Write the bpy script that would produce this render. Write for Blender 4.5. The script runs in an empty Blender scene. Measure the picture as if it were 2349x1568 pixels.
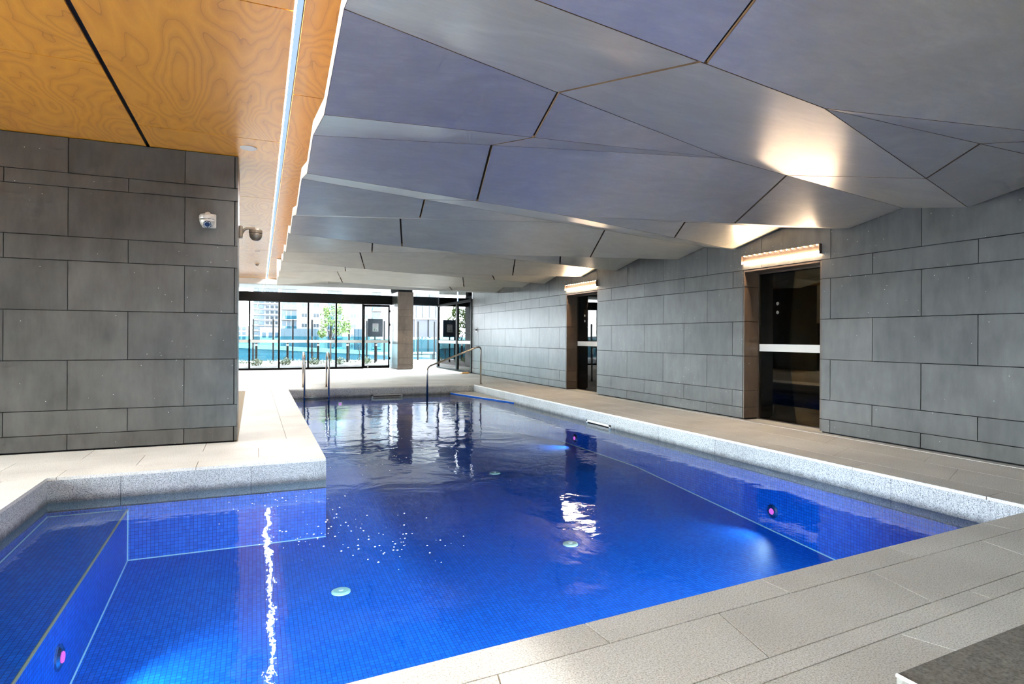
import bpy, bmesh, math, random
from mathutils import Vector, Matrix
from mathutils.geometry import tessellate_polygon
random.seed(7)
scene = bpy.context.scene
COL = scene.collection

# ------------------------------------------------------------------ camera
A = math.radians(23.3); ROLL = math.radians(0.3)
cam_d = bpy.data.cameras.new('camera'); cam = bpy.data.objects.new('camera', cam_d); COL.objects.link(cam)
cam_d.sensor_width = 36.0; cam_d.lens = 1376.0 / 2349.0 * 36.0
cam_d.shift_y = -10.0 / 2349.0; cam_d.clip_start = 0.05; cam_d.clip_end = 2000
fw = Vector((math.sin(A), math.cos(A), 0)); rt = Vector((math.cos(A), -math.sin(A), 0)); up = Vector((0, 0, 1))
cr = rt * math.cos(ROLL) + up * math.sin(ROLL); cu = -rt * math.sin(ROLL) + up * math.cos(ROLL)
cam.matrix_world = Matrix(((cr.x, cu.x, -fw.x, 0), (cr.y, cu.y, -fw.y, 0), (cr.z, cu.z, -fw.z, 1.4), (0, 0, 0, 1)))
scene.camera = cam

# ------------------------------------------------------------------ light
SKY = 15.0
STRIP = 330.0
LEDBAR = 78.0
POOLW = 190.0
world = bpy.data.worlds.new('sky'); scene.world = world; world.use_nodes = True
wn = world.node_tree.nodes; bgn = wn['Background']
bgn.inputs['Color'].default_value = (0.86, 0.93, 1.0, 1); bgn.inputs['Strength'].default_value = SKY
sun_d = bpy.data.lights.new('sun', 'SUN'); sun = bpy.data.objects.new('sun', sun_d); COL.objects.link(sun)
sun_d.energy = 4.0; sun_d.angle = math.radians(2); sun_d.color = (1.0, 0.96, 0.9)
sun.rotation_euler = Vector((-0.35, 0.62, -0.9)).to_track_quat('-Z', 'Y').to_euler()
scene.view_settings.view_transform = 'Standard'; scene.view_settings.look = 'None'
scene.view_settings.exposure = 1.0; scene.view_settings.gamma = 1.0
scene.view_settings.use_curve_mapping = False
scene.cycles.use_denoising = True; scene.cycles.use_adaptive_sampling = True; scene.cycles.adaptive_threshold = 0.1; scene.cycles.adaptive_min_samples = 16
scene.cycles.debug_bvh_type = 'STATIC_BVH'
scene.cycles.max_bounces = 6; scene.cycles.diffuse_bounces = 3; scene.cycles.glossy_bounces = 2; scene.cycles.transmission_bounces = 2
scene.cycles.transparent_max_bounces = 12; scene.cycles.sample_clamp_indirect = 6.0

# ------------------------------------------------------------------ materials
MATS = {}
def nmat(name):
    m = bpy.data.materials.new(name); m.use_nodes = True; MATS[name] = m
    nt = m.node_tree; return m, nt, nt.nodes['Principled BSDF']
def N(nt, t, **kw):
    n = nt.nodes.new(t)
    for k, v in kw.items():
        if k.startswith('_'): setattr(n, k[1:], v)
        else: n.inputs[k.replace('__', ' ')].default_value = v
    return n
def L(nt, a, b): nt.links.new(a, b)
def pos(nt): return N(nt, 'ShaderNodeNewGeometry').outputs['Position']
def ramp(nt, fac, stops):
    r = nt.nodes.new('ShaderNodeValToRGB'); L(nt, fac, r.inputs[0])
    e = r.color_ramp.elements
    while len(e) < len(stops): e.new(0.5)
    for i, (p, c) in enumerate(stops):
        e[i].position = p; e[i].color = (*c, 1) if len(c) == 3 else c
    return r.outputs[0]
def mixc(nt, fac, a, b, mode='MIX'):
    m = nt.nodes.new('ShaderNodeMix'); m.data_type = 'RGBA'; m.blend_type = mode
    for s, v in ((m.inputs[0], fac), (m.inputs[6], a), (m.inputs[7], b)):
        if isinstance(v, (int, float)): s.default_value = v
        elif isinstance(v, tuple): s.default_value = (*v, 1)
        else: L(nt, v, s)
    return m.outputs[2]
def mth(nt, op, a, b=0.0):
    m = nt.nodes.new('ShaderNodeMath'); m.operation = op
    for s, v in ((m.inputs[0], a), (m.inputs[1], b)):
        if isinstance(v, (int, float)): s.default_value = v
        else: L(nt, v, s)
    return m.outputs[0]
def noise(nt, vec, scale, detail=4, rough=0.55, dist=0.0):
    n = N(nt, 'ShaderNodeTexNoise', Scale=scale, Detail=detail, Roughness=rough, Distortion=dist)
    L(nt, vec, n.inputs['Vector']); return n.outputs['Fac']
def vmap(nt, vec, scale=(1, 1, 1), loc=(0, 0, 0), rot=(0, 0, 0)):
    m = N(nt, 'ShaderNodeMapping', Scale=scale, Location=loc, Rotation=rot); L(nt, vec, m.inputs['Vector']); return m.outputs[0]
def bump(nt, h, bsdf, strength=0.2, dist=0.01):
    b = N(nt, 'ShaderNodeBump', Strength=strength, Distance=dist); L(nt, h, b.inputs['Height']); L(nt, b.outputs[0], bsdf.inputs['Normal'])
def plain(name, col, rough=0.5, metal=0.0, spec=0.5):
    m, nt, b = nmat(name); b.inputs['Base Color'].default_value = (*col, 1); b.inputs['Roughness'].default_value = rough
    b.inputs['Metallic'].default_value = metal; b.inputs['Specular IOR Level'].default_value = spec; return m
def emit(name, col, s):
    m, nt, b = nmat(name); b.inputs['Base Color'].default_value = (0, 0, 0, 1); b.inputs['Specular IOR Level'].default_value = 0.0
    b.inputs['Emission Color'].default_value = (*col, 1); b.inputs['Emission Strength'].default_value = s; return m

def stone(name, tint, dark=0.48):
    m, nt, b = nmat(name); p = pos(nt)
    oi = N(nt, 'ShaderNodeObjectInfo').outputs['Random']
    big = noise(nt, p, 1.7, 3, 0.6); mid = noise(nt, vmap(nt, p, (6, 6, 1.6)), 1.5, 3, 0.65)
    c = ramp(nt, mth(nt, 'ADD', mth(nt, 'MULTIPLY', big, 0.55), mth(nt, 'MULTIPLY', mid, 0.45)), [(0.3, tuple(t * dark for t in tint)), (0.7, tuple(t * 1.32 for t in tint))])
    c = mixc(nt, 1.0, c, ramp(nt, oi, [(0, (0.84, 0.85, 0.86)), (1, (1.12, 1.11, 1.1))]), 'MULTIPLY')
    fine = noise(nt, p, 200, 1, 0.6); c = mixc(nt, 0.35, c, ramp(nt, fine, [(0.35, (0.35, 0.35, 0.35)), (0.65, (0.75, 0.75, 0.75))]), 'OVERLAY')
    v = N(nt, 'ShaderNodeTexVoronoi', Scale=11.0); L(nt, p, v.inputs['Vector'])
    sp = mth(nt, 'LESS_THAN', v.outputs['Distance'], 0.05)
    keep = mth(nt, 'GREATER_THAN', noise(nt, p, 1.3, 2), 0.47)
    c = mixc(nt, mth(nt, 'MULTIPLY', sp, keep), c, (0.62, 0.61, 0.58))
    L(nt, c, b.inputs['Base Color']); b.inputs['Roughness'].default_value = 0.4; b.inputs['Specular IOR Level'].default_value = 0.7
    return m
stone('basalt', (0.079, 0.076, 0.07))
stone('basalt_brown_shade', (0.09, 0.06, 0.04))  # browner tint; on the column front it paints in the shade

def granite(name, lo, hi, wet=False, scale=1.0):
    m, nt, b = nmat(name); p = pos(nt)
    s1 = noise(nt, p, 95 * scale, 2, 0.75); s2 = noise(nt, p, 34 * scale, 2, 0.65); big = noise(nt, p, 1.1, 2, 0.6)
    oi = N(nt, 'ShaderNodeObjectInfo').outputs['Random']
    c = ramp(nt, s1, [(0.34, lo), (0.47, tuple((l * 0.35 + h * 0.65) for l, h in zip(lo, hi))), (0.56, hi), (0.7, tuple(min(1, h * 1.14) for h in hi))])
    c = mixc(nt, 0.55, c, ramp(nt, s2, [(0.3, (0.33, 0.32, 0.31)), (0.7, (0.66, 0.66, 0.66))]), 'OVERLAY')
    c = mixc(nt, 1.0, c, ramp(nt, big, [(0.3, (0.86, 0.85, 0.84)), (0.7, (1.06, 1.06, 1.06))]), 'MULTIPLY')
    c = mixc(nt, 1.0, c, ramp(nt, oi, [(0, (0.93, 0.92, 0.91)), (1, (1.05, 1.05, 1.05))]), 'MULTIPLY')
    if wet:
        sx = N(nt, 'ShaderNodeSeparateXYZ'); L(nt, p, sx.inputs[0])
        z = mth(nt, 'ADD', sx.outputs[2], mth(nt, 'MULTIPLY', mth(nt, 'SUBTRACT', noise(nt, p, 9, 4, 0.7), 0.5), 0.09))
        w = ramp(nt, mth(nt, 'MULTIPLY', mth(nt, 'ADD', z, 0.25), 10.0), [(0.1, (1, 1, 1)), (0.75, (0, 0, 0))])
        c = mixc(nt, mth(nt, 'MULTIPLY', w, 0.72), c, tuple(x * 0.22 for x in lo))
    L(nt, c, b.inputs['Base Color']); b.inputs['Roughness'].default_value = 0.62
    return m
granite('paving', (0.50, 0.475, 0.42), (0.86, 0.84, 0.78), scale=1.35)
granite('grey_granite', (0.12, 0.125, 0.13), (0.58, 0.60, 0.60), wet=True)
granite('bench_stone', (0.16, 0.16, 0.145), (0.27, 0.27, 0.25))
plain('grout', (0.34, 0.27, 0.18), 0.9)
plain('void', (0.012, 0.012, 0.013), 0.9, spec=0.1)
plain('slab_dark', (0.05, 0.05, 0.05), 0.9)
plain('plaster_white', (0.78, 0.76, 0.73), 0.6)
plain('fascia_white', (0.46, 0.42, 0.37), 0.6)
plain('trim_pale', (0.6, 0.58, 0.54), 0.6)
plain('board_edge', (0.2, 0.13, 0.07), 0.8)
plain('black_metal', (0.006, 0.0055, 0.005), 0.5, 0.0, 0.12)
plain('bronze_metal', (0.05, 0.033, 0.024), 0.5, 0.3)
plain('steel', (0.62, 0.58, 0.52), 0.16, 1.0)
plain('white_plastic', (0.82, 0.82, 0.8), 0.4)
plain('camera_shell', (0.52, 0.49, 0.44), 0.35, 0.3)
plain('camera_shell_dark', (0.22, 0.17, 0.12), 0.35, 0.3)
plain('lens_black', (0.01, 0.012, 0.018), 0.08)
plain('pale_tile', (0.45, 0.72, 0.75), 0.3)
plain('gold_tile', (0.45, 0.36, 0.17), 0.35)
plain('drain_green', (0.62, 0.82, 0.62), 0.4)
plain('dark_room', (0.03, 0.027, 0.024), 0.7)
plain('bolt_grey', (0.3, 0.29, 0.28), 0.5)

def mosaic(name, ax):
    m, nt, b = nmat(name); p = pos(nt)
    sx = N(nt, 'ShaderNodeSeparateXYZ'); L(nt, p, sx.inputs[0]); cx = nt.nodes.new('ShaderNodeCombineXYZ')
    L(nt, sx.outputs['XYZ'.index(ax[0])], cx.inputs[0]); L(nt, sx.outputs['XYZ'.index(ax[1])], cx.inputs[1])
    bt = nt.nodes.new('ShaderNodeTexBrick'); bt.offset = 0.0; L(nt, cx.outputs[0], bt.inputs['Vector'])
    bt.inputs['Scale'].default_value = 1.0; bt.inputs['Brick Width'].default_value = 0.036; bt.inputs['Row Height'].default_value = 0.036
    bt.inputs['Mortar Size'].default_value = 0.0022; bt.inputs['Mortar Smooth'].default_value = 0.1
    bt.inputs['Color1'].default_value = (0.004, 0.115, 0.56, 1); bt.inputs['Color2'].default_value = (0.008, 0.165, 0.70, 1)
    bt.inputs['Mortar'].default_value = (0.01, 0.05, 0.26, 1)
    L(nt, bt.outputs['Color'], b.inputs['Base Color']); b.inputs['Roughness'].default_value = 0.5; b.inputs['Specular IOR Level'].default_value = 0.12
    return m
mosaic('mosaic_xy', 'XY'); mosaic('mosaic_yz', 'YZ'); mosaic('mosaic_xz', 'XZ')

def water():
    m, nt, b = nmat('water'); p = pos(nt); nt.nodes.remove(b)
    out = nt.nodes['Material Output']
    h = mth(nt, 'ADD', mth(nt, 'MULTIPLY', noise(nt, vmap(nt, p, (1, 1, 1)), 1.3, 3, 0.5, 0.6), 1.0), mth(nt, 'MULTIPLY', noise(nt, p, 9.0, 3, 0.6, 0.3), 0.10))
    bp = N(nt, 'ShaderNodeBump', Strength=0.10, Distance=0.10); L(nt, h, bp.inputs['Height'])
    fr = N(nt, 'ShaderNodeFresnel', IOR=1.33); L(nt, bp.outputs[0], fr.inputs['Normal'])
    gl = N(nt, 'ShaderNodeBsdfGlossy', Roughness=0.035); gl.inputs['Color'].default_value = (0.95, 0.97, 1, 1); L(nt, bp.outputs[0], gl.inputs['Normal'])
    tr = nt.nodes.new('ShaderNodeBsdfTransparent'); tr.inputs['Color'].default_value = (0.62, 0.86, 0.98, 1)
    mx = nt.nodes.new('ShaderNodeMixShader'); L(nt, fr.outputs[0], mx.inputs[0]); L(nt, tr.outputs[0], mx.inputs[1]); L(nt, gl.outputs[0], mx.inputs[2])
    L(nt, mx.outputs[0], out.inputs['Surface'])
water()

def glass(name, tint, ior=1.5, base=0.0):
    m, nt, b = nmat(name); nt.nodes.remove(b); out = nt.nodes['Material Output']
    fr = N(nt, 'ShaderNodeFresnel', IOR=ior)
    gl = N(nt, 'ShaderNodeBsdfGlossy', Roughness=0.0); tr = nt.nodes.new('ShaderNodeBsdfTransparent'); tr.inputs['Color'].default_value = (*tint, 1)
    mx = nt.nodes.new('ShaderNodeMixShader'); L(nt, mth(nt, 'MAXIMUM', fr.outputs[0], base), mx.inputs[0]); L(nt, tr.outputs[0], mx.inputs[1]); L(nt, gl.outputs[0], mx.inputs[2])
    L(nt, mx.outputs[0], out.inputs['Surface'])
glass('clear_glass', (0.95, 0.98, 0.98)); glass('fence_glass', (0.5, 0.82, 0.88)); glass('bronze_glass', (0.55, 0.45, 0.25), 1.5, 0.05)
glass('blue_glass', (0.25, 0.4, 0.55), 1.6)

def wood():
    m, nt, b = nmat('wood_veneer'); p = pos(nt)
    oi = N(nt, 'ShaderNodeObjectInfo').outputs['Random']
    off = N(nt, 'ShaderNodeCombineXYZ'); L(nt, mth(nt, 'MULTIPLY', oi, 37.0), off.inputs[0]); L(nt, mth(nt, 'MULTIPLY', oi, 13.0), off.inputs[1])
    va = nt.nodes.new('ShaderNodeVectorMath'); va.operation = 'ADD'; L(nt, vmap(nt, p, (1.35, 0.5, 1)), va.inputs[0]); L(nt, off.outputs[0], va.inputs[1])
    f = noise(nt, va.outputs[0], 1.0, 2.6, 0.42, 0.45)
    rings = mth(nt, 'FRACT', mth(nt, 'MULTIPLY', f, 20.0))
    c = ramp(nt, rings, [(0.0, (0.52, 0.185, 0.010)), (0.05, (0.74, 0.29, 0.016)), (0.5, (0.88, 0.37, 0.022)), (1.0, (0.78, 0.31, 0.018))])
    grain = noise(nt, vmap(nt, p, (60, 5, 1)), 3, 3, 0.6)
    c = mixc(nt, 0.3, c, ramp(nt, grain, [(0.3, (0.4, 0.38, 0.36)), (0.7, (0.6, 0.6, 0.6))]), 'OVERLAY')
    L(nt, c, b.inputs['Base Color']); b.inputs['Roughness'].default_value = 0.45
    b.inputs['Coat Weight'].default_value = 1.0; b.inputs['Coat Roughness'].default_value = 0.26; b.inputs['Coat IOR'].default_value = 2.0
wood()

def panel():
    m, nt, b = nmat('folded_panel_paint'); p = pos(nt)
    oi = N(nt, 'ShaderNodeObjectInfo').outputs['Random']
    a = noise(nt, vmap(nt, p, (1, 2.2, 1), rot=(0, 0, 0.35)), 1.6, 4, 0.62, 1.2); s = noise(nt, vmap(nt, p, (2.2, 9, 2), rot=(0, 0, 0.25)), 3, 3, 0.7, 0.6)
    c = ramp(nt, mth(nt, 'ADD', mth(nt, 'MULTIPLY', a, 0.6), mth(nt, 'MULTIPLY', s, 0.4)), [(0.32, (0.37, 0.35, 0.275)), (0.52, (0.45, 0.425, 0.34)), (0.7, (0.55, 0.52, 0.42))])
    c = mixc(nt, 1.0, c, ramp(nt, oi, [(0, (0.95, 0.95, 0.96)), (1, (1.04, 1.04, 1.03))]), 'MULTIPLY')
    L(nt, c, b.inputs['Base Color']); b.inputs['Roughness'].default_value = 0.5
    b.inputs['Coat Weight'].default_value = 1.0; b.inputs['Coat Roughness'].default_value = 0.29; b.inputs['Coat IOR'].default_value = 2.1
panel()

# ------------------------------------------------------------------ mesh helpers
def newobj(name, verts, faces, mat, parent=None, mats=None, fmat=None, smooth=False):
    me = bpy.data.meshes.new(name); me.from_pydata([tuple(v) for v in verts], [], faces); me.update()
    for k in (mats or [mat]): me.materials.append(MATS[k])
    if fmat:
        for i, f in enumerate(me.polygons): f.material_index = fmat[i]
    if smooth:
        for f in me.polygons: f.use_smooth = True
    o = bpy.data.objects.new(name, me); COL.objects.link(o)
    if parent: o.parent = parent
    return o
def boxv(x0, x1, y0, y1, z0, z1):
    return [(x0, y0, z0), (x1, y0, z0), (x1, y1, z0), (x0, y1, z0), (x0, y0, z1), (x1, y0, z1), (x1, y1, z1), (x0, y1, z1)]
BF = [(0, 3, 2, 1), (4, 5, 6, 7), (0, 1, 5, 4), (1, 2, 6, 5), (2, 3, 7, 6), (3, 0, 4, 7)]
class MB:
    def __init__(s): s.v = []; s.f = []; s.m = []
    def add(s, v, f, mi=0):
        o = len(s.v); s.v += [tuple(q) for q in v]; s.f += [tuple(i + o for i in q) for q in f]; s.m += [mi] * len(f); return s
    def box(s, x0, x1, y0, y1, z0, z1, mi=0): return s.add(boxv(min(x0, x1), max(x0, x1), min(y0, y1), max(y0, y1), min(z0, z1), max(z0, z1)), BF, mi)
    def bevbox(s, x0, x1, y0, y1, z0, z1, b=0.004, mi=0):
        # box with chamfered vertical/top edges through bmesh
        bm = bmesh.new(); vs = [bm.verts.new(v) for v in boxv(x0, x1, y0, y1, z0, z1)]
        for f in BF: bm.faces.new([vs[i] for i in f])
        bmesh.ops.bevel(bm, geom=bm.edges[:], offset=b, segments=1, affect='EDGES'); bm.verts.index_update()
        s.add([v.co[:] for v in bm.verts], [[v.index for v in f.verts] for f in bm.faces], mi); bm.free(); return s
    def prism(s, poly, z0, z1, mi=0, side=None):
        n = len(poly); v = [(p[0], p[1], z0) for p in poly] + [(p[0], p[1], z1) for p in poly]
        s.add(v, [tuple(range(n - 1, -1, -1)), tuple(range(n, 2 * n))], mi)
        o = len(s.v) - 2 * n
        for i in range(n):
            j = (i + 1) % n; s.f.append((o + i, o + j, o + n + j, o + n + i)); s.m.append(mi if side is None else side)
        return s
    def tube(s, path, r, seg=10, mi=0, cap=True):
        P = [Vector(p) for p in path]; n = len(P); R = r if isinstance(r, (list, tuple)) else [r] * n
        ref = None; rings = []
        for i, p in enumerate(P):
            t = (P[min(i + 1, n - 1)] - P[max(i - 1, 0)]).normalized()
            if ref is None: ref = Vector((0, 0, 1)) if abs(t.z) < 0.9 else Vector((1, 0, 0))
            u = (ref - t * ref.dot(t)).normalized(); w = t.cross(u); ref = u
            rings.append([p + (u * math.cos(2 * math.pi * k / seg) + w * math.sin(2 * math.pi * k / seg)) * R[i] for k in range(seg)])
        o = len(s.v)
        for q in rings: s.v += [tuple(x) for x in q]
        for i in range(n - 1):
            for k in range(seg):
                a = o + i * seg + k; b = o + i * seg + (k + 1) % seg
                s.f.append((a, b, b + seg, a + seg)); s.m.append(mi)
        if cap:
            s.f.append(tuple(o + k for k in range(seg - 1, -1, -1))); s.m.append(mi)
            s.f.append(tuple(o + (n - 1) * seg + k for k in range(seg))); s.m.append(mi)
        return s
    def lathe(s, prof, c, axis='Z', seg=24, mi=0):
        # prof: list of (radius, height) ; axis direction
        base = {'Z': (Vector((1, 0, 0)), Vector((0, 1, 0)), Vector((0, 0, 1))), 'X': (Vector((0, 1, 0)), Vector((0, 0, 1)), Vector((1, 0, 0))), 'Y': (Vector((0, 0, 1)), Vector((1, 0, 0)), Vector((0, 1, 0)))}
        if isinstance(axis, str): a, b, d = base[axis]
        else:
            d = Vector(axis).normalized(); a = d.orthogonal().normalized(); b = d.cross(a)
        c = Vector(c); o = len(s.v); n = len(prof)
        for r, h in prof:
            for k in range(seg):
                t = 2 * math.pi * k / seg; s.v.append(tuple(c + d * h + (a * math.cos(t) + b * math.sin(t)) * r))
        for i in range(n - 1):
            for k in range(seg):
                x = o + i * seg + k; y = o + i * seg + (k + 1) % seg
                s.f.append((x, y, y + seg, x + seg)); s.m.append(mi)
        s.f.append(tuple(o + k for k in range(seg - 1, -1, -1))); s.m.append(mi)
        s.f.append(tuple(o + (n - 1) * seg + k for k in range(seg))); s.m.append(mi)
        return s
    def build(s, name, mat, parent=None, mats=None, smooth=False):
        return newobj(name, s.v, s.f, mat, parent, mats, s.m if mats else None, smooth)
def rbend(path, r=0.1, n=6):
    P = [Vector(p) for p in path]; out = [P[0]]
    for i in range(1, len(P) - 1):
        a = (P[i - 1] - P[i]); b = (P[i + 1] - P[i]); d = min(r, a.length * 0.48, b.length * 0.48)
        s = P[i] + a.normalized() * d; e = P[i] + b.normalized() * d
        for k in range(n + 1):
            t = k / n; out.append(s * (1 - t) ** 2 + P[i] * 2 * t * (1 - t) + e * t * t)
    out.append(P[-1]); return out
def tag(o, label=None, cat=None, group=None, kind=None):
    if label: o['label'] = label
    if cat: o['category'] = cat
    if group: o['group'] = group
    if kind: o['kind'] = kind
    return o
def empty(name, loc=(0, 0, 0)):
    o = bpy.data.objects.new(name, None); COL.objects.link(o); o.location = loc; o.empty_display_size = 0.1
    return o
def put(child, root):
    # parent keeping world coordinates (roots are only translated)
    child.parent = root; child.matrix_parent_inverse = Matrix.Translation(-Vector(root.location)); return child
def struct(o, label=None, cat=None): return tag(o, label, cat, kind='structure')

def clip(poly, p, q, keep_left=True, off=0.0):
    # cut a plan polygon (points may carry z) by the line p->q; off moves the line into the kept side
    d = Vector((q[0] - p[0], q[1] - p[1])).normalized(); nrm = Vector((-d.y, d.x)) * (1 if keep_left else -1)
    def sd(v): return (v[0] - p[0]) * nrm.x + (v[1] - p[1]) * nrm.y - off
    out = []
    for i in range(len(poly)):
        a = poly[i]; b = poly[(i + 1) % len(poly)]; sa = sd(a); sb = sd(b)
        if sa >= 0: out.append(a)
        if (sa >= 0) != (sb >= 0):
            t = sa / (sa - sb); out.append(tuple(a[k] + (b[k] - a[k]) * t for k in range(len(a))))
    return out
def area2(poly): return sum(poly[i][0] * poly[(i + 1) % len(poly)][1] - poly[(i + 1) % len(poly)][0] * poly[i][1] for i in range(len(poly))) / 2
def ccw(poly): return poly if area2(poly) > 0 else poly[::-1]
def inset(poly, g):
    poly = ccw(poly); n = len(poly); out = []
    for i in range(n):
        a = Vector(poly[i - 1][:2]); b = Vector(poly[i][:2]); c = Vector(poly[(i + 1) % n][:2])
        if (b - a).length < 1e-5 or (c - b).length < 1e-5: out.append(poly[i]); continue
        d1 = (b - a).normalized(); d2 = (c - b).normalized(); n1 = Vector((-d1.y, d1.x)); n2 = Vector((-d2.y, d2.x))
        m = n1 + n2
        if m.length < 1e-4: out.append(poly[i]); continue
        m.normalize(); k = min(g / max(m.dot(n1), 0.2), g * 4)
        out.append((b.x + m.x * k, b.y + m.y * k) + tuple(poly[i][2:]))
    return out

# ------------------------------------------------------------------ dimensions (metres; X along the pillar face, Y along the pool, Z up)
XR = 7.82            # face of the right wall
YP = 8.73            # face of the left pillar wall
XPL = -0.2           # corner of the pillar wall
ZW = 3.78            # timber ceiling
YG = 27.0            # window wall
YB = -3.5            # wall behind the photographer
XL0 = -6.5           # far left wall
COURSES = [(0.02, 0.21), (0.21, 0.50), (0.50, 1.10), (1.10, 1.70), (1.70, 2.30), (2.30, 2.59), (2.59, 3.18), (3.18, 3.35), (3.35, 3.775)]
DOORS = [(6.43, 8.0), (12.81, 14.44)]
WATER = -0.25
NE = lambda x: 2.468 + 0.0642 * x      # near edge of the pool
POOL = [(-1.854, NE(-1.854)), (6.03, NE(6.03)), (6.03, 16.85), (0.85, 16.85), (0.775, 7.2), (-1.854, 7.2)]

# ------------------------------------------------------------------ right wall
wr = MB()
segs = []; y = YB
for a, b in DOORS: segs.append((y, a)); y = b
segs.append((y, 22.1))
for a, b in segs: wr.box(XR + 0.032, XR + 0.34, a, b, -0.05, 2.6)
wr.box(XR + 0.032, XR + 0.34, YB, 22.1, 2.6, 3.8)
wall_right = struct(wr.build('wall_right', 'void'), 'dark basalt tiled wall running along the right of the pool', 'wall')
GAP = 0.0035
def wtile(y0, y1, z0, z1, mat='basalt'):
    if y1 - y0 < 0.03: return
    MB().bevbox(XR, XR + 0.032, y0 + GAP, y1 - GAP, z0 + GAP, z1 - GAP, 0.002).build('stone_tile', mat, wall_right)
for i, (z0, z1) in enumerate(COURSES[:7]):
    if i == 6: z1 = 3.4
    ph = 4.965 if i % 2 == 0 else 4.31
    js = sorted([ph + 1.312 * k for k in range(-7, 15)])
    js = [YB] + [j for j in js if YB + 0.1 < j < 22.0] + [22.1]
    for a, b in zip(js[:-1], js[1:]):
        parts = [(a, b)]
        if z0 < 2.5:
            for d0, d1 in DOORS:
                nxt = []
                for p, q in parts:
                    if q <= d0 or p >= d1: nxt.append((p, q)); continue
                    if p < d0: nxt.append((p, d0))
                    if q > d1: nxt.append((d1, q))
                parts = nxt
        for p, q in parts: wtile(p, q, z0, z1)
# door reveals: jambs and soffit lined in stone
for d0, d1 in DOORS:
    for i, (z0, z1) in enumerate(COURSES[:6]):
        for (ya, yb) in ((d1 - 0.028, d1), (d0, d0 + 0.028)):
            MB().bevbox(XR + 0.005, XR + 0.33, ya, yb, z0 + GAP, z1 - GAP, 0.002).build('stone_tile', 'basalt_brown_shade', wall_right)
    MB().bevbox(XR + 0.005, XR + 0.34, d0 + 0.03, d1 - 0.03, 2.555, 2.585, 0.002).build('soffit_tile', 'basalt_brown_shade', wall_right)

# base channel along the right wall
MB().box(XR - 0.13, XR + 0.02, YB, 22.1, -0.02, 0.004).build('baseboard_right', 'trim_pale')
struct(bpy.data.objects['baseboard_right'], 'pale drainage strip along the foot of the right wall', 'trim')

# ------------------------------------------------------------------ left pillar wall
wall_left = struct(MB().box(XL0, XPL - 0.035, YP + 0.03, YP + 0.95, -0.05, ZW).build('wall_left', 'void'), 'big dark basalt tiled pillar wall on the left with a camera on it', 'wall')
for i, (z0, z1) in enumerate(COURSES):
    if i % 2 == 0: js = [-0.238] + [-0.818 - 1.2365 * k for k in range(5)]
    else: js = [XPL] + [-1.436 - 1.2365 * k for k in range(4)]
    for b, a in zip(js[:-1], js[1:]):
        MB().bevbox(a + GAP, b - GAP, YP, YP + 0.03, z0 + GAP, z1 - GAP, 0.002).build('stone_tile', 'basalt', wall_left)
    y0 = YP if i % 2 == 0 else YP + 0.03
    MB().bevbox(XPL - 0.032, XPL, y0 + 0.001, YP + 0.95, z0 + GAP, z1 - GAP, 0.002).build('stone_tile', 'basalt', wall_left)

# ------------------------------------------------------------------ other walls (out of view, closing the room)
wf = MB(); wf.box(XL0 - 0.3, XL0, YB, -2.6, -0.05, 3.9); wf.box(XL0 - 0.3, XL0, 8.4, 10.2, -0.05, 3.9); wf.box(XL0 - 0.3, XL0, -2.6, 8.4, 3.1, 3.9); wf.box(XL0 - 0.3, XL0, 10.2, 19.0, 2.1, 3.9)
struct(wf.build('wall_far_left', 'plaster_white'), 'pale wall far to the left', 'wall')
struct(MB().box(XL0 - 0.3, XL0, 19.0, YG, -0.05, 3.9).build('wall_far_left_stone', 'basalt'), 'dark stone wall at the far left beside the window wall', 'wall')
w4 = empty('window_4', (XL0, 18, 0)); struct(w4, 'tall glazing along the left side beyond the pillar wall', 'window')
for k in range(5):
    y = 10.25 + k * 2.17; put(MB().box(XL0 - 0.1, XL0, y - 0.04, y + 0.04, 0, 2.1).build('mullion', 'black_metal'), w4)
    if k < 4: put(MB().box(XL0 - 0.06, XL0 - 0.05, y + 0.04, y + 2.13, 0.02, 2.1).build('glass_pane', 'clear_glass'), w4)
w5 = empty('window_5', (XL0, 3, 0)); struct(w5, 'tall glazing along the left side in front of the pillar wall', 'window')
for k in range(6):
    y = -2.6 + k * 2.2; put(MB().box(XL0 - 0.1, XL0, y - 0.04, y + 0.04, 0, 3.1).build('mullion', 'black_metal'), w5)
    if k < 5: put(MB().box(XL0 - 0.06, XL0 - 0.05, y + 0.04, y + 2.16, 0.02, 3.1).build('glass_pane', 'clear_glass'), w5)
struct(MB().box(XL0 - 0.3, XR + 0.4, YB - 0.3, YB, -0.05, 3.9).build('wall_back', 'plaster_white'), 'pale wall behind the photographer', 'wall')

# ------------------------------------------------------------------ floor
fl = MB()
for x0, x1, y0, y1 in ((6.08, XR + 0.5, YB, YG + 0.2), (XL0, 6.08, 16.9, YG + 0.2), (XL0, 0.725, 7.25, 16.9), (XL0, -1.9, YB, 7.25)):
    fl.box(x0, x1, y0, y1, -0.06, -0.012)
fl.prism([(-1.9, YB), (6.08, YB), (6.08, NE(6.08) - 0.05), (-1.9, NE(-1.9) - 0.05)], -0.06, -0.012)
floor = struct(fl.build('floor', 'grout'), 'pale granite paved pool deck', 'floor')
PTH = 0.03
def paver(poly, name='paver', g=0.003, mat='paving', z=0.0):
    poly = ccw(poly)
    if len(poly) < 3 or abs(area2(poly)) < 0.004: return
    q = inset(poly, g); MB().prism(q, z - PTH, z).build(name, mat, floor)
def rect(x0, x1, y0, y1): return [(x0, y0), (x1, y0), (x1, y1), (x0, y1)]
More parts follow.
